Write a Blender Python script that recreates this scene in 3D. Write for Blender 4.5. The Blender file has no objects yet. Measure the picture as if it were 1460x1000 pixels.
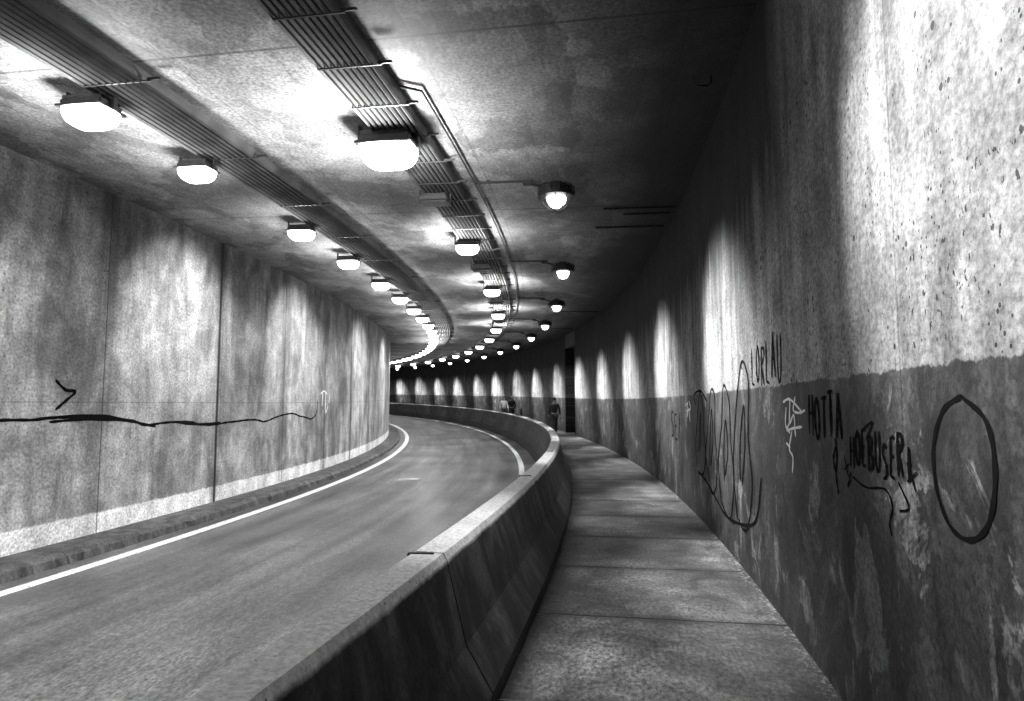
import bpy, bmesh, math, random
from mathutils import Vector, Matrix
random.seed(7)
sc = bpy.context.scene
COL = sc.collection
try:
    sc.view_settings.view_transform='Standard'; sc.view_settings.look='None'; sc.view_settings.exposure=0
except Exception: pass

# ------------------------------------------------------------------ alignment of the tunnel
R=104.0; CX=3.36-R; CY=21.8; EZ=2.1          # outer wall radius, centre of the bend, eye height over the road
def grade(a): 
    s=a-0.0
    return .01*(math.sqrt(s*s+100)+s)
def pt(a,d,z):
    p=a/R
    return Vector((CX+(R-d)*math.cos(p), CY+(R-d)*math.sin(p), z+EZ+grade(a)))
def arc(Y,d): return R*math.asin(max(-1,min(1,(Y-CY)/(R-d))))

# ------------------------------------------------------------------ material helpers
class G:
    def __init__(s,name):
        s.m=bpy.data.materials.new(name); s.m.use_nodes=True; s.nt=s.m.node_tree
        s.b=s.nt.nodes['Principled BSDF']
        s.uv=s.nt.nodes.new('ShaderNodeUVMap').outputs[0]
        sp=s.nt.nodes.new('ShaderNodeSeparateXYZ'); s.nt.links.new(s.uv,sp.inputs[0])
        s.u,s.v=sp.outputs[0],sp.outputs[1]
        s.obj=s.nt.nodes.new('ShaderNodeTexCoord').outputs['Object']
        s.pos=s.nt.nodes.new('ShaderNodeNewGeometry').outputs['Position']
    def _in(s,sock,v):
        if isinstance(v,(int,float)): sock.default_value=v
        elif isinstance(v,(tuple,list)): sock.default_value=v
        else: s.nt.links.new(v,sock)
    def math(s,op,a,b=0.0,c=0.0,clamp=False):
        n=s.nt.nodes.new('ShaderNodeMath'); n.operation=op; n.use_clamp=clamp
        s._in(n.inputs[0],a); s._in(n.inputs[1],b); s._in(n.inputs[2],c); return n.outputs[0]
    def add(s,a,b): return s.math('ADD',a,b)
    def mul(s,a,b): return s.math('MULTIPLY',a,b)
    def rng(s,v,a,b,c=0.,d=1.):
        n=s.nt.nodes.new('ShaderNodeMapRange'); s._in(n.inputs[0],v)
        for i,x in enumerate((a,b,c,d)): s._in(n.inputs[i+1],x)
        return n.outputs[0]
    def mix(s,f,a,b):
        n=s.nt.nodes.new('ShaderNodeMix'); n.data_type='FLOAT'
        s._in(n.inputs[0],f); s._in(n.inputs[2],a); s._in(n.inputs[3],b); return n.outputs[0]
    def vec(s,x,y,z=0.):
        n=s.nt.nodes.new('ShaderNodeCombineXYZ'); s._in(n.inputs[0],x); s._in(n.inputs[1],y); s._in(n.inputs[2],z); return n.outputs[0]
    def noise(s,v,scale,det=4.,rough=.55,dist=0.):
        n=s.nt.nodes.new('ShaderNodeTexNoise'); s._in(n.inputs['Vector'],v)
        n.inputs['Scale'].default_value=scale; n.inputs['Detail'].default_value=det
        n.inputs['Roughness'].default_value=rough; n.inputs['Distortion'].default_value=dist
        return n.outputs[0]
    def vor(s,v,scale,feat='F1'):
        n=s.nt.nodes.new('ShaderNodeTexVoronoi'); s._in(n.inputs['Vector'],v); n.feature=feat
        n.inputs['Scale'].default_value=scale; return n.outputs[0]
    def line(s,v,period,off,w):
        f=s.math('FRACT',s.math('DIVIDE',s.math('SUBTRACT',v,off),period))
        dd=s.math('ABSOLUTE',s.math('SUBTRACT',f,.5))
        return s.rng(dd,.5-w/period*1.0,.5-w/period*.4,0,1)
    def done(s,val,rough=.7,bump=None,bs=.3,bd=.02,metal=0.,spec=.5):
        c=s.vec(val,val,val) if not isinstance(val,(int,float)) else (val,val,val,1)
        s._in(s.b.inputs['Base Color'],c); s._in(s.b.inputs['Roughness'],rough)
        s.b.inputs['Metallic'].default_value=metal; s.b.inputs['Specular IOR Level'].default_value=spec
        if bump is not None:
            n=s.nt.nodes.new('ShaderNodeBump'); n.inputs['Strength'].default_value=bs; n.inputs['Distance'].default_value=bd
            s._in(n.inputs['Height'],bump); s.nt.links.new(n.outputs[0],s.b.inputs['Normal'])
        return s.m
def plain(name,v,rough=.6,metal=0.,var=.35,scale=6,spec=.5):
    g=G(name); n=g.noise(g.obj,scale,4)
    return g.done(g.mul(g.rng(n,.3,.7,1-var,1+var),v),rough,g.noise(g.obj,scale*8,2),.15,.004,metal,spec)
def emit(name,strength):
    g=G(name); n=g.nt.nodes.new('ShaderNodeEmission'); n.inputs[1].default_value=strength
    n.inputs[0].default_value=(1,1,1,1)
    g.nt.links.new(n.outputs[0],g.nt.nodes['Material Output'].inputs[0]); return g.m

def mk_wall_right():
    g=G('walkway_wall_concrete')
    big=g.noise(g.uv,.55,5,.6); st=g.noise(g.vec(g.mul(g.u,1.7),g.mul(g.v,.6)),1.2,7,.7,.5)
    vst=g.noise(g.vec(g.mul(g.u,3.),g.mul(g.v,.12)),1.5,4,.6)
    med=g.noise(g.uv,3.2,7,.72,.6); fine=g.noise(g.uv,30,3,.75)
    up=g.mul(g.mul(g.rng(big,.38,.62,.28,.44),g.rng(st,.36,.6,.5,1.15)),g.rng(med,.35,.62,.65,1.15))
    up=g.mul(up,g.rng(vst,.4,.6,.75,1.05))
    patch=g.rng(g.noise(g.vec(g.mul(g.u,1.3),g.v),1.1,5,.6,1.4),.50,.53)
    patch2=g.rng(g.noise(g.vec(g.add(g.u,53.),g.mul(g.v,.7)),1.9,6,.7,.8),.56,.59)
    patch3=g.rng(g.noise(g.vec(g.add(g.mul(g.u,2.),7.),g.mul(g.v,.9)),1.2,5,.6,.3),.53,.55)
    lo=g.mul(g.add(g.add(.038,g.mul(patch,.03)),g.mul(patch2,.13)),g.rng(st,.38,.6,.65,1.3))
    lo=g.mul(g.mul(lo,g.rng(patch3,0,1,1,.55)),g.rng(med,.35,.62,.6,1.3))
    edge=g.add(g.v,g.mul(g.math('SUBTRACT',g.noise(g.vec(g.mul(g.u,3.),g.v),2.4,6,.7),.5),.10))
    m=g.rng(edge,.122,.130)
    v=g.mix(m,lo,up)
    h1=g.math('LESS_THAN',g.vor(g.uv,9.),g.rng(g.noise(g.uv,1.3,3),.42,.68,0.,.22))
    h2=g.math('LESS_THAN',g.vor(g.uv,23.),g.rng(g.noise(g.vec(g.v,g.u),2.1,3),.4,.7,0.,.28))
    h3=g.math('LESS_THAN',g.noise(g.vec(g.mul(g.u,1.6),g.v),17,3,.6),g.rng(g.noise(g.uv,.9,3),.4,.65,.24,.40))
    holes=g.math('MAXIMUM',g.math('MAXIMUM',h1,h2),h3)
    v=g.mul(v,g.rng(g.mul(holes,g.mix(m,.5,.94)),0,1,1,.1))
    seam=g.math('MAXIMUM',g.line(g.u,2.44,.35,.01),g.mul(g.line(g.v,1.22,.74,.008),g.mul(m,.15)))
    v=g.mul(v,g.rng(seam,0,1,1,.6))
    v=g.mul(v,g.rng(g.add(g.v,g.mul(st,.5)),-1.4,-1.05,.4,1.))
    # shade painted into the upper wall colour, weaker in the lit first bay
    top_shade=g.mul(g.rng(g.add(g.v,g.mul(g.math('SUBTRACT',vst,.5),-1.6)),.35,1.9),g.rng(g.add(g.u,g.mul(big,1.)),arc(4.,0)+.5,arc(5.,0)+.5,.3,1.))
    v=g.mul(v,g.rng(top_shade,0,1,1,.035))
    v=g.mul(v,g.rng(fine,.33,.67,.5,1.45))
    bump=g.add(g.add(g.mul(med,.5),g.mul(fine,.3)),g.mul(holes,-.6))
    return g.done(v,g.mix(m,.6,.9),bump,.5,.014,spec=.3)
def mk_wall_left():
    g=G('roadside_wall_concrete')
    big=g.noise(g.uv,.5,6,.65,.6); st=g.noise(g.vec(g.mul(g.u,1.3),g.mul(g.v,.45)),1.1,6,.64,.5)
    st2=g.noise(g.vec(g.mul(g.u,4.5),g.mul(g.v,.14)),1.3,4,.6)
    med=g.noise(g.uv,2.2,6,.72,.6); fine=g.noise(g.uv,24,3,.75)
    v=g.mul(g.mul(g.rng(big,.38,.62,.24,.42),g.rng(st,.4,.6,.48,1.1)),g.mul(g.rng(med,.36,.62,.6,1.15),g.rng(st2,.4,.6,.84,1.05)))
    sk=g.rng(g.add(g.v,g.mul(g.math('SUBTRACT',g.noise(g.uv,3.,5,.7),.5),.14)),-1.66,-1.63,1.,0.)
    v=g.mix(sk,v,g.mul(g.rng(med,.36,.62,.5,.88),g.rng(st,.4,.6,.8,1.05)))
    hl=g.line(g.v,40.,.02,.012)
    seam=g.mul(g.line(g.u,3.55,arc(13.5,8.95)%3.55,.016),.85)
    j=g.line(g.u,10.65,arc(13.5,8.95)%10.65,.07)
    v=g.mul(v,g.rng(g.math('MAXIMUM',g.math('MAXIMUM',seam,g.mul(hl,.4)),j),0,1,1,.04))
    near=g.line(g.u,3.55,arc(13.5,8.95)%3.55,.4)
    v=g.mul(v,g.rng(g.mul(near,g.rng(st2,.4,.6)),0,1,1,.45))
    holes=g.math('LESS_THAN',g.vor(g.uv,11.),g.rng(g.noise(g.uv,1.,3),.45,.7,0.,.2))
    v=g.mul(v,g.rng(holes,0,1,1,.3))
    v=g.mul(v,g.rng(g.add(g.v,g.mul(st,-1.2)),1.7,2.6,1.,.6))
    v=g.mul(v,g.rng(fine,.33,.67,.5,1.45))
    return g.done(v,.7,g.add(g.mul(med,.5),g.mul(fine,.3)),.4,.012)
def mk_ceiling():
    g=G('ceiling_concrete')
    big=g.noise(g.uv,.5,5,.6,.3)
    patch=g.rng(g.noise(g.vec(g.mul(g.u,.5),g.mul(g.v,.7)),.7,7,.55,.3),.49,.505)
    pat2=g.rng(g.noise(g.vec(g.add(g.mul(g.u,.4),11.),g.mul(g.v,1.3)),1.1,6,.6,.2),.54,.555)
    med=g.noise(g.uv,3.5,7,.75,.5); fine=g.noise(g.uv,26,3,.75)
    v=g.mul(g.rng(big,.38,.62,.23,.33),g.rng(patch,0,1,1.,.62))
    v=g.mul(v,g.rng(pat2,0,1,1.,.7))
    # damp patch beside the central tray
    w=g.mul(g.math('SUBTRACT',g.noise(g.uv,1.6,6,.65),.5),1.1)
    du=g.math('ABSOLUTE',g.math('SUBTRACT',g.add(g.u,w),arc(6.9,2.4))); dv=g.math('ABSOLUTE',g.math('SUBTRACT',g.add(g.v,g.mul(w,.6)),2.35))
    damp=g.mul(g.rng(du,1.55,1.6,1,0),g.rng(dv,.72,.75,1,0))
    v=g.mul(v,g.rng(damp,0,1,1,.5))
    v=g.mul(v,g.rng(med,.36,.62,.65,1.15))
    sm=g.math('MAXIMUM',g.line(g.u,5.6,.2,.025),g.mul(g.line(g.v,2.44,.55,.012),.6))
    v=g.mul(v,g.rng(sm,0,1,1,.35))
    v=g.mul(v,g.rng(fine,.33,.67,.4,1.55))
    v=g.mul(v,g.rng(g.add(g.v,g.mul(big,.8)),1.1,2.4,.08,1.))  # unlit side by the walkway wall, painted dark into the ceiling colour
    return g.done(v,.7,g.add(g.mul(med,.6),g.mul(fine,.3)),.25,.006)
def mk_road():
    g=G('asphalt')
    uu=g.vec(g.mul(g.u,.45),g.v)
    fine=g.noise(uu,42,2,.7); f2=g.noise(uu,15,2,.6)
    med=g.noise(g.vec(g.mul(g.u,.25),g.mul(g.v,1.8)),1.2,3,.5); big=g.noise(g.uv,.5,3,.5)
    tr=g.noise(g.vec(g.mul(g.u,.04),g.v),2.4,3)
    v=g.mul(g.rng(big,.2,.8,.03,.13),g.rng(med,.2,.8,.6,1.5))
    v=g.mul(v,g.rng(tr,.25,.75,.4,1.7))
    v=g.mul(v,g.rng(fine,.3,.7,.2,1.9)); v=g.mul(v,g.rng(f2,.3,.7,.65,1.35))
    return g.done(v,g.rng(fine,.2,.8,.28,.40))
def mk_pave():
    g=G('pavement_concrete')
    fine=g.noise(g.vec(g.mul(g.u,.6),g.v),34,2,.75); med=g.noise(g.uv,2.4,7,.74,.5); big=g.noise(g.uv,.8,4)
    j=g.line(g.u,1.55,(4.9-CY-.05)%1.55,.018)
    jj=g.line(g.u,1.55,(4.9-CY-.05)%1.55,.12)
    v=g.mul(g.rng(big,.4,.6,.08,.26),g.rng(med,.36,.62,.4,1.35))
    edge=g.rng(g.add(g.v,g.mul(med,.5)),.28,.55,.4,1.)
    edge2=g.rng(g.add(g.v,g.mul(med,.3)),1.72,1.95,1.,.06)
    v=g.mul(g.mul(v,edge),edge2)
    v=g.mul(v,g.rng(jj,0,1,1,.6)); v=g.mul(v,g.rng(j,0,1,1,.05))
    deb=g.rng(g.mul(g.rng(g.noise(g.uv,24,4,.8),.52,.6),g.rng(g.v,.04,.13,1,0)),0,1,0,.35)
    v=g.add(v,deb)
    v=g.mul(v,g.rng(fine,.3,.7,.35,1.6))
    return g.done(v,g.rng(med,.3,.7,.35,.6),g.add(g.add(g.mul(fine,.4),g.mul(med,.3)),g.mul(j,-2.)),.5,.008)
def mk_barrier():
    g=G('barrier_concrete')
    fine=g.noise(g.pos,34,3,.75); med=g.noise(g.pos,3.,7,.72,.5)
    st=g.noise(g.vec(g.mul(g.u,2.5),g.mul(g.v,1.4)),1.3,6,.7,.5)
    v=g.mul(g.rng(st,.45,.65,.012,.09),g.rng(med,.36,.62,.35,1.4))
    top=g.rng(g.add(g.v,g.mul(g.math('SUBTRACT',med,.5),.05)),-.86,-.835); v=g.mix(top,v,g.rng(med,.36,.62,.72,.92))  # lit top and shaded sides painted into the barrier colour
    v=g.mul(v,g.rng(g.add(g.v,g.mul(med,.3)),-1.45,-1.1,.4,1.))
    v=g.mul(v,g.rng(g.math('LESS_THAN',g.vor(g.pos,26.),g.rng(med,.4,.65,.02,.2)),0,1,1,.3))
    v=g.mul(v,g.rng(fine,.33,.67,.7,1.25))
    return g.done(v,.65,g.add(g.mul(fine,.4),g.mul(med,.5)),.4,.010)
def mk_line():
    g=G('road_paint_white')
    w=g.noise(g.uv,14,6,.75); f=g.noise(g.vec(g.mul(g.u,.45),g.v),40,2,.7)
    v=g.mix(g.rng(w,.55,.62),.8,.2); v=g.mul(v,g.rng(f,.33,.67,.65,1.2))
    return g.done(v,.5,f,.3,.003)
def mk_kerb():
    g=G('kerb_stone'); m=g.noise(g.uv,3.5,7,.72,.8); f=g.noise(g.uv,34,3,.75)
    v=g.mul(g.rng(m,.38,.62,.015,.10),g.rng(f,.33,.67,.5,1.5))
    v=g.mul(v,g.rng(g.line(g.u,1.8,.4,.02),0,1,1,.3))
    return g.done(v,.7,g.add(m,g.mul(f,.3)),.9,.04)
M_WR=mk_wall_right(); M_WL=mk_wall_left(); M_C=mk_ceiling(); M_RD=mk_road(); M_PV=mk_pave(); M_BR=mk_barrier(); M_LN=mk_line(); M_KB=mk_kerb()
M_DARK=plain('dark_painted_metal',.03,.5,.2); M_TRAY=plain('sooty_conduit',.085,.45,.1,.5,3)
M_HOUS=plain('lamp_housing_metal',.07,.4,.3); M_GLOFF=plain('dusty_lamp_glass',.12,.25)
M_BLACK=plain('black_spray_paint',.004,.9,spec=.05); M_WHITE=plain('white_spray_paint',.75,.5,0,.15)
M_RUBBER=plain('soot_black_strip',.012,.8); M_SOIL=plain('soil',.06,.9); M_RECESS_SHADE=plain('shade_painted_concrete',.03,.85,0,.5,2)
M_PATCH=plain('pale_repair_patch',.3,.7,0,.5,5)
M_GLOW=emit('lamp_glass_lit',14.); 

# ------------------------------------------------------------------ mesh helpers
def obj_from(name,verts,faces,mats,uvs=None,parent=None,smooth=False):
    me=bpy.data.meshes.new(name); me.from_pydata([tuple(v) for v in verts],[],faces)
    me.materials.append(mats)
    ul=me.uv_layers.new(name='UVMap')
    if uvs:
        for poly in me.polygons:
            for li in poly.loop_indices: ul.data[li].uv=uvs[me.loops[li].vertex_index]
    if smooth:
        for p in me.polygons: p.use_smooth=True
    me.update()
    bm=bmesh.new(); bm.from_mesh(me); bmesh.ops.recalc_face_normals(bm,faces=bm.faces); bm.to_mesh(me); bm.free()
    o=bpy.data.objects.new(name,me); COL.objects.link(o)
    if parent: o.parent=parent
    return o
def tag(o,label,cat,group=None,kind=None):
    o['label']=label; o['category']=cat
    if group: o['group']=group
    if kind: o['kind']=kind
def sweep(name,prof,a0,a1,step,mat,closed=True,uvm='z',jit=None,parent=None,smooth=False,origin=None):
    n=max(1,int(round((a1-a0)/step))); vs=[];uv=[];fs=[];k=len(prof)
    for i in range(n+1):
        a=a0+(a1-a0)*i/n
        for j,(d,z) in enumerate(prof):
            dd,zz=(d,z) if not jit else jit(a,j,d,z)
            p=pt(a,dd,zz); 
            if origin: p=p-origin
            vs.append(p); uv.append((a, z if uvm=='z' else d))
    for i in range(n):
        for j in range(k if closed else k-1):
            b=i*k+j; c=i*k+(j+1)%k; fs.append((b,c,c+k,b+k))
    if closed: fs.append(tuple(range(k))); fs.append(tuple(n*k+j for j in range(k)))
    o=obj_from(name,vs,fs,mat,uv,parent,smooth)
    if origin: o.location=origin
    return o
def empty(name,loc=(0,0,0),rot=0.,parent=None):
    e=bpy.data.objects.new(name,None); e.location=loc; e.rotation_euler=(0,0,rot); e.empty_display_size=.2
    COL.objects.link(e)
    if parent: e.parent=parent
    return e
def box(bm,cx,cy,cz,sx,sy,sz,bev=0.,taper=1.,seg=2):
    vs=[]
    for z,t in ((-1,taper),(1,1.)):
        for x,y in ((-1,-1),(1,-1),(1,1),(-1,1)):
            vs.append(bm.verts.new((cx+x*sx/2*t,cy+y*sy/2*t,cz+z*sz/2)))
    fs=[bm.faces.new([vs[i] for i in q]) for q in ((0,3,2,1),(4,5,6,7),(0,1,5,4),(1,2,6,5),(2,3,7,6),(3,0,4,7))]
    if bev>0:
        es=list({e for f in fs for e in f.edges}); bmesh.ops.bevel(bm,geom=es,offset=bev,segments=seg,affect='EDGES')
def tube(bm,pts,r,seg=8):
    rings=[]
    for i,p in enumerate(pts):
        p=Vector(p); t=(Vector(pts[min(i+1,len(pts)-1)])-Vector(pts[max(i-1,0)])).normalized()
        up=Vector((0,0,1)) if abs(t.z)<.9 else Vector((1,0,0))
        x=t.cross(up).normalized(); y=t.cross(x)
        rings.append([bm.verts.new(p+x*r*math.cos(2*math.pi*k/seg)+y*r*math.sin(2*math.pi*k/seg)) for k in range(seg)])
    for a,b in zip(rings,rings[1:]):
        for k in range(seg): bm.faces.new((a[k],a[(k+1)%seg],b[(k+1)%seg],b[k]))
    bm.faces.new(rings[0]); bm.faces.new(rings[-1][::-1])
def lathe(bm,prof,seg=24,p=1.,sx=1.,sy=1.):
    def sp(t):
        c,s=math.cos(t),math.sin(t)
        return (math.copysign(abs(c)**p,c)*sx, math.copysign(abs(s)**p,s)*sy)
    rings=[[bm.verts.new((r*sp(2*math.pi*k/seg)[0],r*sp(2*math.pi*k/seg)[1],z)) for k in range(seg)] for r,z in prof]
    for a,b in zip(rings,rings[1:]):
        for k in range(seg): bm.faces.new((a[k],a[(k+1)%seg],b[(k+1)%seg],b[k]))
    bm.faces.new(rings[0]); bm.faces.new(rings[-1][::-1])
def bm_obj(name,bm,mat,parent=None,smooth=False):
    bmesh.ops.recalc_face_normals(bm,faces=bm.faces)
    me=bpy.data.meshes.new(name); bm.to_mesh(me); bm.free(); me.materials.append(mat)
    if smooth:
        for p in me.polygons: p.use_smooth=True
    o=bpy.data.objects.new(name,me); COL.objects.link(o)
    if parent: o.parent=parent
    return o

A0=-34.; A1=84.
# ------------------------------------------------------------------ setting
g=obj_from('ground',[(-400,-400,-.9),(400,-400,-.9),(400,400,-.9),(-400,400,-.9)],[(0,1,2,3)],M_SOIL)
tag(g,'flat dark earth beneath the tunnel','ground',kind='structure')
o=sweep('road',[(8.9,-2.1),(1.95,-2.1),(1.95,-2.3),(8.9,-2.3)],A0,A1,1.,M_RD,uvm='d'); tag(o,'dark worn asphalt road curving through the tunnel','road',kind='structure')
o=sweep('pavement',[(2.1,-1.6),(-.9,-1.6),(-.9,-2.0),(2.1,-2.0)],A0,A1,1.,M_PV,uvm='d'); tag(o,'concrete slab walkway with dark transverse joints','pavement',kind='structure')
rk=random.Random(3); jt={}
def kj(a,j,d,z):
    if j in (1,2):
        key=(round(a,2)); 
        if key not in jt: jt[key]=(rk.uniform(-.03,.03),rk.uniform(-.022,.012))
        return d+jt[key][0],z+(jt[key][1] if z>-2 else 0)
    return d,z
o=sweep('kerb',[(8.96,-1.95),(8.40,-1.95),(8.33,-2.0),(8.30,-2.15),(8.96,-2.15)],A0,A1,.25,M_KB,uvm='d',jit=kj); tag(o,'rough broken stone kerb ledge at the wall foot','kerb',kind='structure')
# painted lines use the same one metre steps as the road so that they stay evenly above it
for nm,d0,d1,lb in (('road_marking',7.84,8.03,'worn solid white edge line on asphalt beside the kerb'),('road_marking',2.97,3.14,'worn solid white edge line on asphalt beside the barrier')):
    o=sweep(nm,[(d1,-2.095),(d0,-2.095)],A0,A1,1.,M_LN,closed=False,uvm='d'); tag(o,lb,'road marking',kind='structure')
vs=[pt(arc(18.4+y,6.2),6.25+x,-2.092) for x,y in ((.25,0),(.1,.6),(-.2,.7),(-.42,.5),(-.3,.3),(-.45,.1),(0,-.1))]
o=obj_from('road_patch',vs,[tuple(range(7))],M_PATCH,[(v.x,v.y) for v in vs]); tag(o,'small pale worn patch on the asphalt','road patch',kind='structure')

tun=empty('tunnel',(0,0,0)); tag(tun,'curved concrete road tunnel with stained walls and flat ceiling','tunnel')
NA,NB=arc(31.2,0),arc(33.6,0)
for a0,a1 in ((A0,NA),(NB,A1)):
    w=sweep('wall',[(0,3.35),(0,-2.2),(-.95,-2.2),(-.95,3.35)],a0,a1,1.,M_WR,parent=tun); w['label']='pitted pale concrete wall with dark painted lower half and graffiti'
w=sweep('recess',[(-.85,2.62),(-.85,-2.2),(-.95,-2.2),(-.95,3.35),(-.002,3.35),(-.002,2.62)],NA+.002,NB-.002,1.,M_RECESS_SHADE,parent=tun); w['label']='recess in the wall with its shade painted dark'  # shade of the recess is put into its near-black concrete colour
dr=empty('door',pt((NA+NB)/2,-.84,-1.6),((NA+NB)/2)/R,None); dr.parent=tun
bm=bmesh.new(); box(bm,0,0,1.07,.05,1.0,2.14,.004); bm_obj('door_leaf',bm,M_DARK,dr)
bm=bmesh.new(); tube(bm,[(-.03,.38,1.05),(-.07,.38,1.05),(-.07,.28,1.05)],.012,6); bm_obj('handle',bm,M_HOUS,dr)
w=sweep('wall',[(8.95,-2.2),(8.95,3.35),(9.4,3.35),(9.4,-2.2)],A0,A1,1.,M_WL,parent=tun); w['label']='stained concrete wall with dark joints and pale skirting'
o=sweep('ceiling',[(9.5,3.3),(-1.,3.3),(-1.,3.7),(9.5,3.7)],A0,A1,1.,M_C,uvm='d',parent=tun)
for Y,d0,d1,w_ in ((11.0,.05,1.25,.05),(11.35,.1,.9,.03),(12.2,.1,1.35,.05),(24.,.2,1.6,.06),(30.,.3,1.7,.06)):
    bm=bmesh.new(); a=arc(Y,.7)
    n=8; 
    for i in range(n):
        da=d0+(d1-d0)*i/n; db=d0+(d1-d0)*(i+.97)/n; wv=w_*random.uniform(.6,1.1)
        q=[pt(a-wv/2,da,3.303),pt(a+wv/2,da,3.303),pt(a+wv/2,db,3.303),pt(a-wv/2,db,3.303)]
        q2=[p-Vector((0,0,.03)) for p in q]
        vs=[bm.verts.new(p) for p in q+q2]
        for f in ((0,1,2,3),(7,6,5,4),(0,4,5,1),(1,5,6,2),(2,6,7,3),(3,7,4,0)): bm.faces.new([vs[k] for k in f])
    bm_obj('joint_strip',bm,M_RUBBER,tun)

L=4.0; a=arc(3.63,2.17)-2*L
prof=[(1.82,-1.61),(1.82,-1.50),(1.96,-1.27),(2.07,-.84),(2.09,-.805),(2.245,-.80),(2.27,-.84),(2.35,-1.27),(2.49,-1.72),(2.50,-2.11),(2.12,-2.11),(2.12,-1.61)]
while a<58:
    org=pt(a+L/2,2.17,-2.1)
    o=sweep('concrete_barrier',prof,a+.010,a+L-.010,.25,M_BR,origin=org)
    tag(o,'precast concrete safety barrier section between road and walkway','barrier','concrete barriers along the walkway'); 
    bm=bmesh.new(); p=pt(a+L-.04,2.17,-.805)-org; box(bm,p.x-.03,p.y,p.z,.14,.03,.02,.004); bm_obj('lifting_slot',bm,M_DARK,o)
    a+=L

# ------------------------------------------------------------------ conduit trays on the ceiling
def tray(d0,d1,label,bspace,Yend,zb,n=9):
    pr=[(d1,3.302)]
    for k in range(n):
        c=d1-(d1-d0)*(k+.5)/n; r=(d1-d0)/n/2
        for t in (0.03,.25,.5,.75,.97):
            an=math.pi*t; pr.append((c+r*math.cos(an)*.8,zb-r*1.8*math.sin(an)))
    pr.append((d0,3.302))
    root=sweep('conduit_tray',pr,A0,A1,.7,M_TRAY,uvm='d'); tag(root,label,'conduit tray','conduit trays under the ceiling')
    a=arc(4.4,(d0+d1)/2); me=None
    while a<Yend-CY:
        if me is None:
            bm=bmesh.new(); wd=d1-d0
            box(bm,.05,0,0,wd+.04,.02,.012,.002); box(bm,wd/2+.1,0,.02,.14,.025,.025,.004)
            b=bm_obj('bracket',bm,M_DARK,root); me=b.data
        else:
            b=bpy.data.objects.new('bracket',me); COL.objects.link(b); b.parent=root
        p=pt(a,(d0+d1)/2,zb-.06); b.location=p; b.rotation_euler=(0,0,a/R)
        a+=bspace
    return root
tray(3.40,4.0,'band of parallel dark metal conduits along the ceiling',.87,45,3.22,9)
tray(5.80,6.52,'band of parallel dark metal conduits above the roadside lamps',2.2,40,3.25,9)
bm=bmesh.new(); a=arc(6.6,3.2)
pts=[pt(a,3.38,3.26)]+[pt(a+.15+i*.7,3.18,3.265) for i in range(80)]
tube(bm,pts,.014,6); o=bm_obj('pipe',bm,M_DARK,None,True); tag(o,'thin dark electrical pipe clipped along the ceiling','pipe')

# ------------------------------------------------------------------ lamps
def add_light(kind,parent,loc,power,**k):
    l=bpy.data.lights.new('lamp_and_fill_light',kind); l.energy=power; l.color=(1,1,1)
    for kk,v in k.items():
        if kk!='aim': setattr(l,kk,v)
    o=bpy.data.objects.new('lamp_and_fill_light',l); COL.objects.link(o); o.parent=parent; o.location=loc
    if 'aim' in k:
        o.rotation_mode='QUATERNION'; o.rotation_quaternion=(Vector(k['aim'])-Vector(loc)).to_track_quat('-Z','Y')
    return o
def rect_parts():
    bm=bmesh.new()
    box(bm,0,0,-.04,.42,.28,.06,.012,.96)
    box(bm,0,0,-.075,.46,.33,.02,.005)
    for y in (-.12,-.06,0,.06,.12): box(bm,0,y,.01,.38,.012,.03)
    for x in (-.24,.24):
        box(bm,x,0,.01,.02,.05,.2,.003)
    h=bm_obj('housing',bm,M_HOUS)
    bm=bmesh.new(); lathe(bm,[(1,-.086)]+[(math.cos(t)**.5,-.086-.15*math.sin(t)) for t in (.15,.35,.6,.85,1.1,1.3,1.48)],40,.55,.225,.165); l=bm_obj('lens',bm,M_GLOW,None,True)
    bm=bmesh.new(); box(bm,0,0,-.10,.42,.28,.03,.01,.9); l2=bm_obj('lens',bm,M_GLOFF)
    return h.data,l.data,l2.data,h,l,l2
hm,lm,lm_off,h0,l0,l2=rect_parts(); 
for x in (h0,l0,l2): bpy.data.objects.remove(x)
def rect_lamp(Y,d,lit,label,group,spots=(),up=0,ztop=3.14,arc_given=None,s=1.):
    a=arc(Y,d) if arc_given is None else arc_given
    e=empty('tunnel_lamp',pt(a,d,ztop),a/R); e.scale=(s,s,s); tag(e,label,'lamp',group)
    for nm,me in (('housing',hm),('lens',lm if lit else lm_off)):
        o=bpy.data.objects.new(nm,me); COL.objects.link(o); o.parent=e
    if lit:
        for pw,size,aim in spots: add_light('SPOT',e,(0,0,-.34),pw,shadow_soft_size=.08,spot_size=math.radians(size),spot_blend=.9,aim=aim)
        if up:
            add_light('SPOT',e,(0,0,-.40),up,shadow_soft_size=.15,spot_size=math.radians(166),spot_blend=.45,aim=(0,0,1))  # added fill spot brightening the ceiling; the floodlight itself throws nothing upward
    return e
lab='rectangular floodlight glowing white under the ceiling'
S1=((950,88,(-2.3,.3,-1.9)),(230,110,(.3,0,-3.)))
S2=((350,110,(-1.2,0,-2.6)),)
for i,Y in enumerate((3.9,6.75,8.55,11.7,14.2,16.9,19.3)): rect_lamp(Y,6.6,True,lab,'lit lamps over the roadside',S1 if i in(0,3,5) else S2,260 if i==1 else 140,s=1.15 if i==1 else 1)
a=arc(21.8,6.6); i=0
while a<64: rect_lamp(0,6.6,True,lab,'lit lamps over the roadside',(S1 if i%3==1 else S2 if i<8 else ()),140 if i<8 else 0,arc_given=a); a+=2.5; i+=1
a=arc(7.7,3.83)-5.35; i=0
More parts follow.
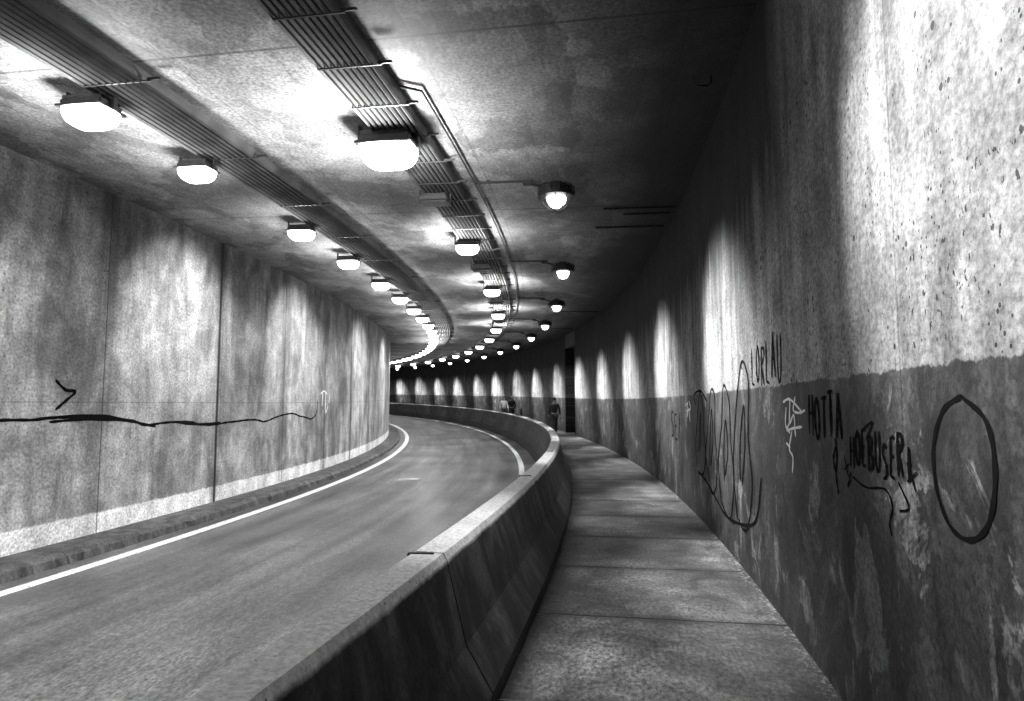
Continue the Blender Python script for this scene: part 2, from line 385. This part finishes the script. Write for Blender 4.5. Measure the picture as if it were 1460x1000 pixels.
while a<64:
    rect_lamp(0,3.83,True,'rectangular floodlight glowing white beneath the conduit tray' if i!=1 else 'large rectangular floodlight glaring white beneath the conduit tray','lamps beneath the central conduit tray',((1250,94,(-1.2,0,-3.)),),(380,620,300,300,300,300)[i] if i<6 else 0,arc_given=a,s=1.5 if i==1 else 1.)
    if i: rect_lamp(0,3.83,False,'unlit rectangular floodlight beneath the conduit tray','lamps beneath the central conduit tray',arc_given=a+2.35)
    a+=5.35; i+=1
bm=bmesh.new()
lathe(bm,[(.09,.02),(.1,-.0),(.19,-.03),(.24,-.07),(.25,-.15),(.27,-.155),(.27,-.21),(.2,-.215)],28)
for k in range(14):
    t=2*math.pi*k/14; 
    tube(bm,[(.2*math.cos(t),.2*math.sin(t),-.02),(.262*math.cos(t),.262*math.sin(t),-.06),(.266*math.cos(t),.266*math.sin(t),-.15)],.008,5)
H=bm_obj('housing',bm,M_DARK,None,False)
bm=bmesh.new(); lathe(bm,[(.15,-.215)]+[(.145*math.cos(t),-.215-.15*math.sin(t)) for t in (0,.25,.5,.75,1.,1.25,1.45)],28); D=bm_obj('glass_dome',bm,M_GLOW,None,True)
bm=bmesh.new()
for k in range(4):
    t=math.pi*k/4
    tube(bm,[(.21*math.cos(u)*math.cos(t),.21*math.cos(u)*math.sin(t),-.205-.20*math.sin(u)) for u in [math.pi*q/12 for q in range(13)]],.007,5)
GD=bm_obj('wire_guard',bm,M_DARK,None,True)
bm=bmesh.new(); tube(bm,[(-.22,0,-.03),(-.34,0,.0),(-.5,0,.055),(-1.2,0,.06)],.018,7); box(bm,-.42,0,.03,.14,.09,.07,.008); box(bm,-1.0,0,.065,.04,.07,.04,.004); PP=bm_obj('supply_pipe',bm,M_DARK,None,False)
datas=[('housing',H.data),('glass_dome',D.data),('wire_guard',GD.data),('supply_pipe',PP.data)]
for x in (H,D,GD,PP): bpy.data.objects.remove(x)
a=arc(9.5,1.97)-5.65; i=0; rv=random.Random(21)
while a<68:
    e=empty('walkway_lamp',pt(a,1.97,3.2),a/R); tag(e,'round dark caged bulkhead lamp glowing above the walkway','lamp','round lamps above the walkway')
    for nm,me in datas:
        o=bpy.data.objects.new(nm,me); COL.objects.link(o); o.parent=e
    k=rv.uniform(.75,1.15) if i>2 else 1.
    add_light('SPOT',e,(.05,-.05,-.44),1750 if i==0 else 2900*k,shadow_soft_size=.22,spot_size=math.radians((54 if i else 58)+(rv.uniform(-4,3) if i>2 else 0)),spot_blend=1.,aim=(1.97,-1.9+(rv.uniform(-.3,.3) if i>2 else 0),-2.9) if i else (1.97,-1.75,-2.4))
    add_light('SPOT',e,(0,0,-.44),460,shadow_soft_size=.08,spot_size=math.radians(50),spot_blend=1.,aim=(.1,.6,-4))
    a+=5.65; i+=1
bm=bmesh.new(); p=pt(arc(6.5,.3),.3,3.3)
tube(bm,[p+Vector((-.09,0,0)),p+Vector((-.09,0,-.07)),p+Vector((-.05,0,-.1)),p+Vector((.05,0,-.1)),p+Vector((.09,0,-.07)),p+Vector((.09,0,0))],.009,6)
o=bm_obj('ceiling_hook',bm,M_DARK,None,True); tag(o,'small dark bent metal hook fixed to the ceiling','hook')

# ------------------------------------------------------------------ graffiti
def smooth_line(p,n=7):
    if len(p)<3: return [Vector(q) for q in p]
    q=[Vector(x) for x in p]; q=[2*q[0]-q[1]]+q+[2*q[-1]-q[-2]]; out=[]
    for i in range(1,len(q)-2):
        for k in range(n):
            t=k/n; a,b,c,d=q[i-1:i+3]
            out.append(.5*((2*b)+(c-a)*t+(2*a-5*b+4*c-d)*t*t+(3*b-a-3*c+d)*t**3))
    out.append(q[-2]); return out
def graffiti(name,strokes,a0,z0,sx,sz,wd,mat,label,side='r',cat='graffiti',fat=1.6):
    vs=[];fs=[]
    dd=.0022 if side=='r' else .004
    for si,s in enumerate(strokes):
        p=smooth_line(s)
        if len(p)==2: p=[p[0].lerp(p[1],t/4) for t in range(5)]
        P=[Vector((q.x*sx,q.y*sz)) for q in p]
        b=len(vs); dl=dd+.00025*(si%11)
        for i,q in enumerate(P):
            t=(P[min(i+1,len(P)-1)]-P[max(i-1,0)]); t=t.normalized() if t.length>1e-6 else Vector((1,0))
            n=Vector((-t.y*fat,t.x)); w=wd*.5*(1+.18*math.sin(i*1.3+si))*(.6 if i in (0,len(P)-1) else 1)
            for sgn in (1,-1):
                r=q+n*w*sgn
                if side=='r':
                    # sit on the flat wall facets: chord sag of the wall steps
                    ph=((a0-r.x)-A0)/WSTEP; f=ph-math.floor(ph); sag=(WSTEP**2/(2*R))*f*(1-f)
                    vs.append(pt(a0-r.x,dl+sag,z0+r.y))
                else: vs.append(pt(a0+r.x,8.95-dl,z0+r.y))
        for i in range(len(P)-1): fs.append((b+2*i,b+2*i+1,b+2*i+3,b+2*i+2))
    o=obj_from(name,vs,fs,mat); tag(o,label,cat); return o
WSTEP=(NA-A0)/max(1,int(round(NA-A0)))
F={'L':[[(0,1),(.03,.05)],[(.03,.05),(.6,0)]],'O':[[(.35,1),(.05,.7),(.05,.25),(.35,0),(.62,.3),(.6,.75),(.32,1)]],
'R':[[(.05,0),(.05,1)],[(.0,.97),(.5,.95),(.58,.75),(.1,.5)],[(.15,.5),(.62,0)]],
'A':[[(0,0),(.32,1)],[(.32,1),(.65,0)],[(.1,.4),(.55,.42)]],'U':[[(.03,1),(.03,.25),(.3,0),(.58,.25),(.6,1)]],
'H':[[(.05,1),(.0,0)],[(.6,1),(.6,-.05)],[(0,.5),(.6,.55)]],'T':[[(.33,1),(.3,0)],[(-.02,.97),(.68,1.)]],
'E':[[(.55,1),(.05,.97)],[(.05,.97),(.05,.03)],[(.05,.03),(.58,0)],[(.05,.5),(.45,.55)]],'B':[[(.05,0),(.05,1)],[(0,1),(.5,.9),(.45,.6),(.1,.5)],[(.1,.5),(.6,.4),(.55,.1),(0,0)]],
'S':[[(.55,.9),(.25,1),(.05,.75),(.5,.4),(.5,.12),(.05,0)]],'+':[[(.1,.5),(.6,.55)],[(.35,.9),(.35,.15)]]}
def word(w,jit=.04,adv=1.,seed=1,slant=0.):
    r=random.Random(seed); out=[]
    for i,c in enumerate(w):
        dy=r.uniform(-jit,jit)*2; sh=r.uniform(-.08,.08)+slant; hs=1+r.uniform(-jit,jit)*2
        for s in F[c]: out.append([(x+i*adv+sh*y,y*hs+dy) for x,y in s])
    return out
def A(Y): return arc(Y,0)
def wsx(Y0,Y1,n): return (Y1-Y0)/n
graffiti('graffiti_tag',word('LORLAU',seed=3,jit=.05,slant=.05,adv=1.05),A(5.95),.17,wsx(4.80,5.95,6.2),.34,.026,M_BLACK,'black spray lettering LORLAU above the painted line')
graffiti('graffiti_tag',word('HOTTA',seed=6,jit=.05),A(4.18),-.21,wsx(3.48,4.18,5),.24,.024,M_BLACK,'bold black spray tag HOTTA with a long drip')
graffiti('graffiti_tag',[[(0,0),(.02,-.1),(-.01,-.2),(.02,-.3)],[(.0,-.05),(-.05,-.12),(0,-.2)]],A(3.66),-.2,1,1,.018,M_BLACK,'black spray drip tail below the lettering')
graffiti('graffiti_tag',word('HOEBUSER+',seed=9,jit=.07,slant=.12),A(3.42),-.33,wsx(2.62,3.42,9),.17,.017,M_BLACK,'bold black spray tag HOEBUSER with spiky letters')
graffiti('graffiti_tag',[[(-.02,.0),(-.08,-.08),(-.02,-.04)],[(.0,-.02),(.2,-.05),(.44,-.03),(.52,-.09),(.48,-.17),(.5,-.22)],[(.6,.02),(.7,-.07),(.6,-.1)],[(-.12,.08),(-.06,-.03)],[(-.13,.0),(-.04,.04)],[(.22,.17),(.32,.26),(.18,.22)],[(.72,.1),(.78,.0)],[(.7,.03),(.8,.08)]],A(3.40),-.36,1,1,.011,M_BLACK,'thin black underline flourish and stars around a tag')
graffiti('graffiti_tag',[[(.2,.01),(.07,-.04),(-.01,-.17),(.0,-.31),(.08,-.42),(.2,-.44),(.31,-.37),(.36,-.22),(.33,-.07),(.19,.01)]],A(2.45),.0,1.15,1.05,.018,M_BLACK,'large black spray oval outline on dark paint')
graffiti('graffiti_tag',[[(0,1),(.35,1.05),(.9,.8)],[(.35,1.05),(.3,.6),(.5,.75),(.55,.35)],[(.3,.6),(.15,.45),(.45,.5),(.85,.55)],[(.15,.9),(.1,.55),(.3,.4)],[(.4,.45),(.25,.1),(.4,-.05),(.35,-.35)],[(.1,.2),(.3,.12)],[(.6,1.1),(.5,.85),(.75,.8),(1.,.85)]],A(4.85),-.36,.6,.36,.018,M_WHITE,'white spray scribble tag on dark paint')
big=[]
for x0,w_,h,y0,s in ((0,.85,1.0,0,1),(.85,.8,1.15,-.1,2),(1.65,.9,1.25,-.22,3),(2.5,.95,1.42,-.2,4)):
    r=random.Random(s)
    def q(x,y): return (x0+w_*x+r.uniform(-.05,.05),y0+h*y+r.uniform(-.04,.04))
    big.append([q(.15,.0),q(.0,.35),q(.25,.75),q(.5,1.05),q(.8,.95),q(.75,.6),q(.9,.3),q(.7,-.02),q(.4,-.08),q(.15,.0)])
    big.append([q(.35,.25),q(.35,.5),q(.55,.8),q(.58,.5),q(.4,.25)])
big.append([(.2,-.02),(1.,-.12),(1.9,-.3),(2.6,-.28),(3.4,-.12),(3.7,.3)])
big.append([(.1,.9),(.0,1.05),(.5,1.1),(1.,.95)])
graffiti('graffiti_piece',big,A(9.7),-.93,1.1,1.0,.032,M_BLACK,'large outlined bubble letter graffiti in black spray','r')
graffiti('graffiti_tag',word('SEAL',seed=12)[:6],A(12.3),-.6,.45,.45,.04,M_BLACK,'rough black spray scribble on the painted wall')
graffiti('graffiti_tag',[[(0,.4),(.3,.5),(.2,0),(.5,.3),(.6,-.2)],[(.1,.2),(.7,.3),(.5,.6)]],A(10.6),-.2,.7,.4,.03,M_WHITE,'small pale spray scribble on the painted wall')
aL=arc(8.2,8.95); rr=random.Random(5)
st=[(0,-.22),(.9,-.22),(1.6,-.20),(2.6,-.24),(3.4,-.36),(4.4,-.33),(5.2,-.4),(6.2,-.39),(7.2,-.36),(8.2,-.42),(9.2,-.3),(10.2,-.27),(10.9,-.36),(11.6,-.44),(12.1,-.3),(12.2,.05)]
st2=[]
for (x,y),(x2,y2) in zip(st,st[1:]): st2+=[(x,y),((x+x2)/2+.05,(y+y2)/2+rr.uniform(-.025,.025))]
st2.append(st[-1])
graffiti('graffiti_line',[st2,[(x+.3,y-.035) for x,y in st[1:5]],[(x-.2,y+.01) for x,y in st[5:8]],[(1.,-.2),(2.2,-.18),(3.,-.28)]],aL,0,1,1,.04,M_BLACK,'long wavy black spray line along the stained wall','l',fat=1)
graffiti('graffiti_tag',[[(-.2,.3),(.2,.1),(.55,.08),(.2,-.12),(-.15,-.3)],[(.5,.08),(.1,.12)]],arc(9.45,8.95),.12,.55,.7,.045,M_BLACK,'short black spray arrow mark','l',fat=1)
graffiti('graffiti_tag',[[(0,.3),(.3,.4),(.7,.3)],[(.2,.35),(.15,-.1)],[(.5,.35),(.55,-.3),(.8,-.1)],[(1,.3),(.9,0)]],arc(19.6,8.95),.0,1.,.9,.05,M_WHITE,'pale spray tag at the end of the black line','l')

# ------------------------------------------------------------------ people
def skin(name,verts,edges,rad,mat,parent,sub=1):
    me=bpy.data.meshes.new(name); me.from_pydata(verts,edges,[]); o=bpy.data.objects.new(name,me); COL.objects.link(o)
    o.modifiers.new('s','SKIN'); sd=me.skin_vertices[0].data
    for i,r in enumerate(rad): sd[i].radius=(r if isinstance(r,tuple) else (r,r)); sd[i].use_root=(i==0)
    m=o.modifiers.new('d','SUBSURF'); m.levels=sub; m.render_levels=sub
    dg=bpy.context.evaluated_depsgraph_get(); nm=bpy.data.meshes.new_from_object(o.evaluated_get(dg))
    o.modifiers.clear(); o.data=nm; nm.materials.clear(); nm.materials.append(mat)
    for p in nm.polygons: p.use_smooth=True
    o.parent=parent; return o
M_SKIN=plain('skin',.3,.55,0,.1); M_HAIR=plain('hair',.03,.6)
def person(Y,d,heading,stride,top,bottom,label,s=1.):
    a=arc(Y,d); e=empty('person',pt(a,d,-1.6),a/R+heading); e.scale=(s,s,s); tag(e,label,'person')
    V=[];E=[];Rr=[]
    def v(p,r,par=None):
        V.append(p);Rr.append(r)
        if par is not None:E.append((par,len(V)-1))
        return len(V)-1
    pel=v((0,0,.95),(.14,.1)); wa=v((0,0,1.12),(.125,.09),pel); ch=v((0,0,1.33),(.16,.11),wa); nk=v((0,0,1.48),.055,ch)
    hb=v((0,.015,1.56),(.07,.075),nk); hd=v((0,.02,1.65),(.078,.092),hb); v((0,.015,1.735),(.055,.06),hd)
    ns=v((0,.115,1.635),.014,hd)
    arms={};legs={}
    for sg in (1,-1):
        sh=v((.17*sg,0,1.41),.06,ch); k=stride*sg
        el=(.23*sg,-.05-.08*k,1.14); wr=(.24*sg,.05-.22*k,.91)
        i=v(el,.043,sh); j=v(wr,.03,i); h=v((.24*sg,wr[1]+.03,wr[2]-.07),(.02,.036),j)
        for f,(dy,ln) in enumerate(((.028,.06),(.01,.075),(-.01,.07),(-.028,.055))):
            x=v((.24*sg,wr[1]+.035+dy,wr[2]-.11),.009,h); v((.235*sg,wr[1]+.045+dy,wr[2]-.11-ln*.8),.008,x)
        v((.225*sg,wr[1]+.075,wr[2]-.09),.010,h)
        arms[sg]=((.17*sg,0,1.41),el,wr)
        hp=(.09*sg,0,.9); kn=(.1*sg,.05+.13*k,.5); an=(.1*sg,-.02+.24*k,.1 if k>=0 else .13); to=(.11*sg,an[1]+.15,.04)
        i=v(hp,.088,pel); j=v(kn,.06,i); m=v(an,.042,j); v(to,(.04,.03),m); legs[sg]=(hp,kn,an)
    skin('body',V,E,Rr,M_SKIN,e)
    V=[(0,0,.93),(0,0,1.12),(0,0,1.33),(0,0,1.45)];E=[(0,1),(1,2),(2,3)];Rr=[(.165,.125),(.15,.11),(.185,.13),(.08,.08)]
    for sg in (1,-1):
        b=len(V); p=arms[sg]; V+=[(p[0][0],0,1.40),p[1],(p[2][0],p[2][1]-.01,p[2][2]+.02)]; E+=[(2,b),(b,b+1),(b+1,b+2)]; Rr+=[.078,.06,.047]
    skin('jacket',V,E,Rr,top,e)
    V=[(0,0,.96)];E=[];Rr=[(.15,.11)]
    for sg in (1,-1):
        b=len(V); p=legs[sg]; V+=[p[0],p[1],p[2]]; E+=[(0,b),(b,b+1),(b+1,b+2)]; Rr+=[.105,.078,.062]
    skin('trousers',V,E,Rr,bottom,e)
    for sg in (1,-1):
        bm=bmesh.new(); p=legs[sg][2]; box(bm,p[0],p[1]+.06,p[2]-.045,.095,.27,.09,.03); bm_obj('shoe',bm,M_BLACK,e,True)
    bm=bmesh.new(); bmesh.ops.create_uvsphere(bm,u_segments=16,v_segments=10,radius=1)
    bmesh.ops.delete(bm,geom=[q for q in bm.verts if q.co.z<-.1 and q.co.y>.05 or q.co.z<-.7],context='VERTS')
    for q in bm.verts: q.co=Vector((q.co.x*.088,q.co.y*.105-.005,q.co.z*.105+1.665))
    bm_obj('hair',bm,M_HAIR,e,True)
    for x in (-.03,.03):
        bm=bmesh.new(); bmesh.ops.create_uvsphere(bm,u_segments=8,v_segments=6,radius=.011); bmesh.ops.translate(bm,verts=bm.verts,vec=(x,.1,1.66)); bm_obj('eye',bm,M_BLACK,e,True)
    bm=bmesh.new(); box(bm,0,.1,1.595,.045,.02,.012,.003); bm_obj('mouth',bm,M_HAIR,e)
M_TOPD=plain('dark_cloth',.03,.9); M_TOPW=plain('white_cloth',.75,.8,0,.1); M_BOT=plain('denim_cloth',.05,.9)
person(32,.83,0,.9,M_TOPD,M_BOT,'person in dark jacket and trousers walking along the walkway')
person(44,1.45,math.pi,.6,M_TOPW,M_BOT,'person in a white shirt walking along the walkway')
person(46,.5,math.pi,.8,M_TOPD,M_BOT,'person in dark clothes walking beside another')

# ------------------------------------------------------------------ world and camera
W=bpy.data.worlds.new('World'); sc.world=W; W.use_nodes=True
nt=W.node_tree; sky=nt.nodes.new('ShaderNodeTexSky'); sky.sky_type='NISHITA'; sky.sun_disc=False
sky.sun_elevation=math.radians(-5); nt.links.new(sky.outputs[0],nt.nodes['Background'].inputs[0]); nt.nodes['Background'].inputs[1].default_value=.02
cam=bpy.data.cameras.new('camera'); cam.lens=950/1460*36; cam.sensor_width=36; cam.clip_end=1000; cam.clip_start=.05
co=bpy.data.objects.new('camera',cam); COL.objects.link(co); co.location=(0,0,EZ); co.rotation_euler=(math.radians(90+4.75),0,0)
sc.camera=co
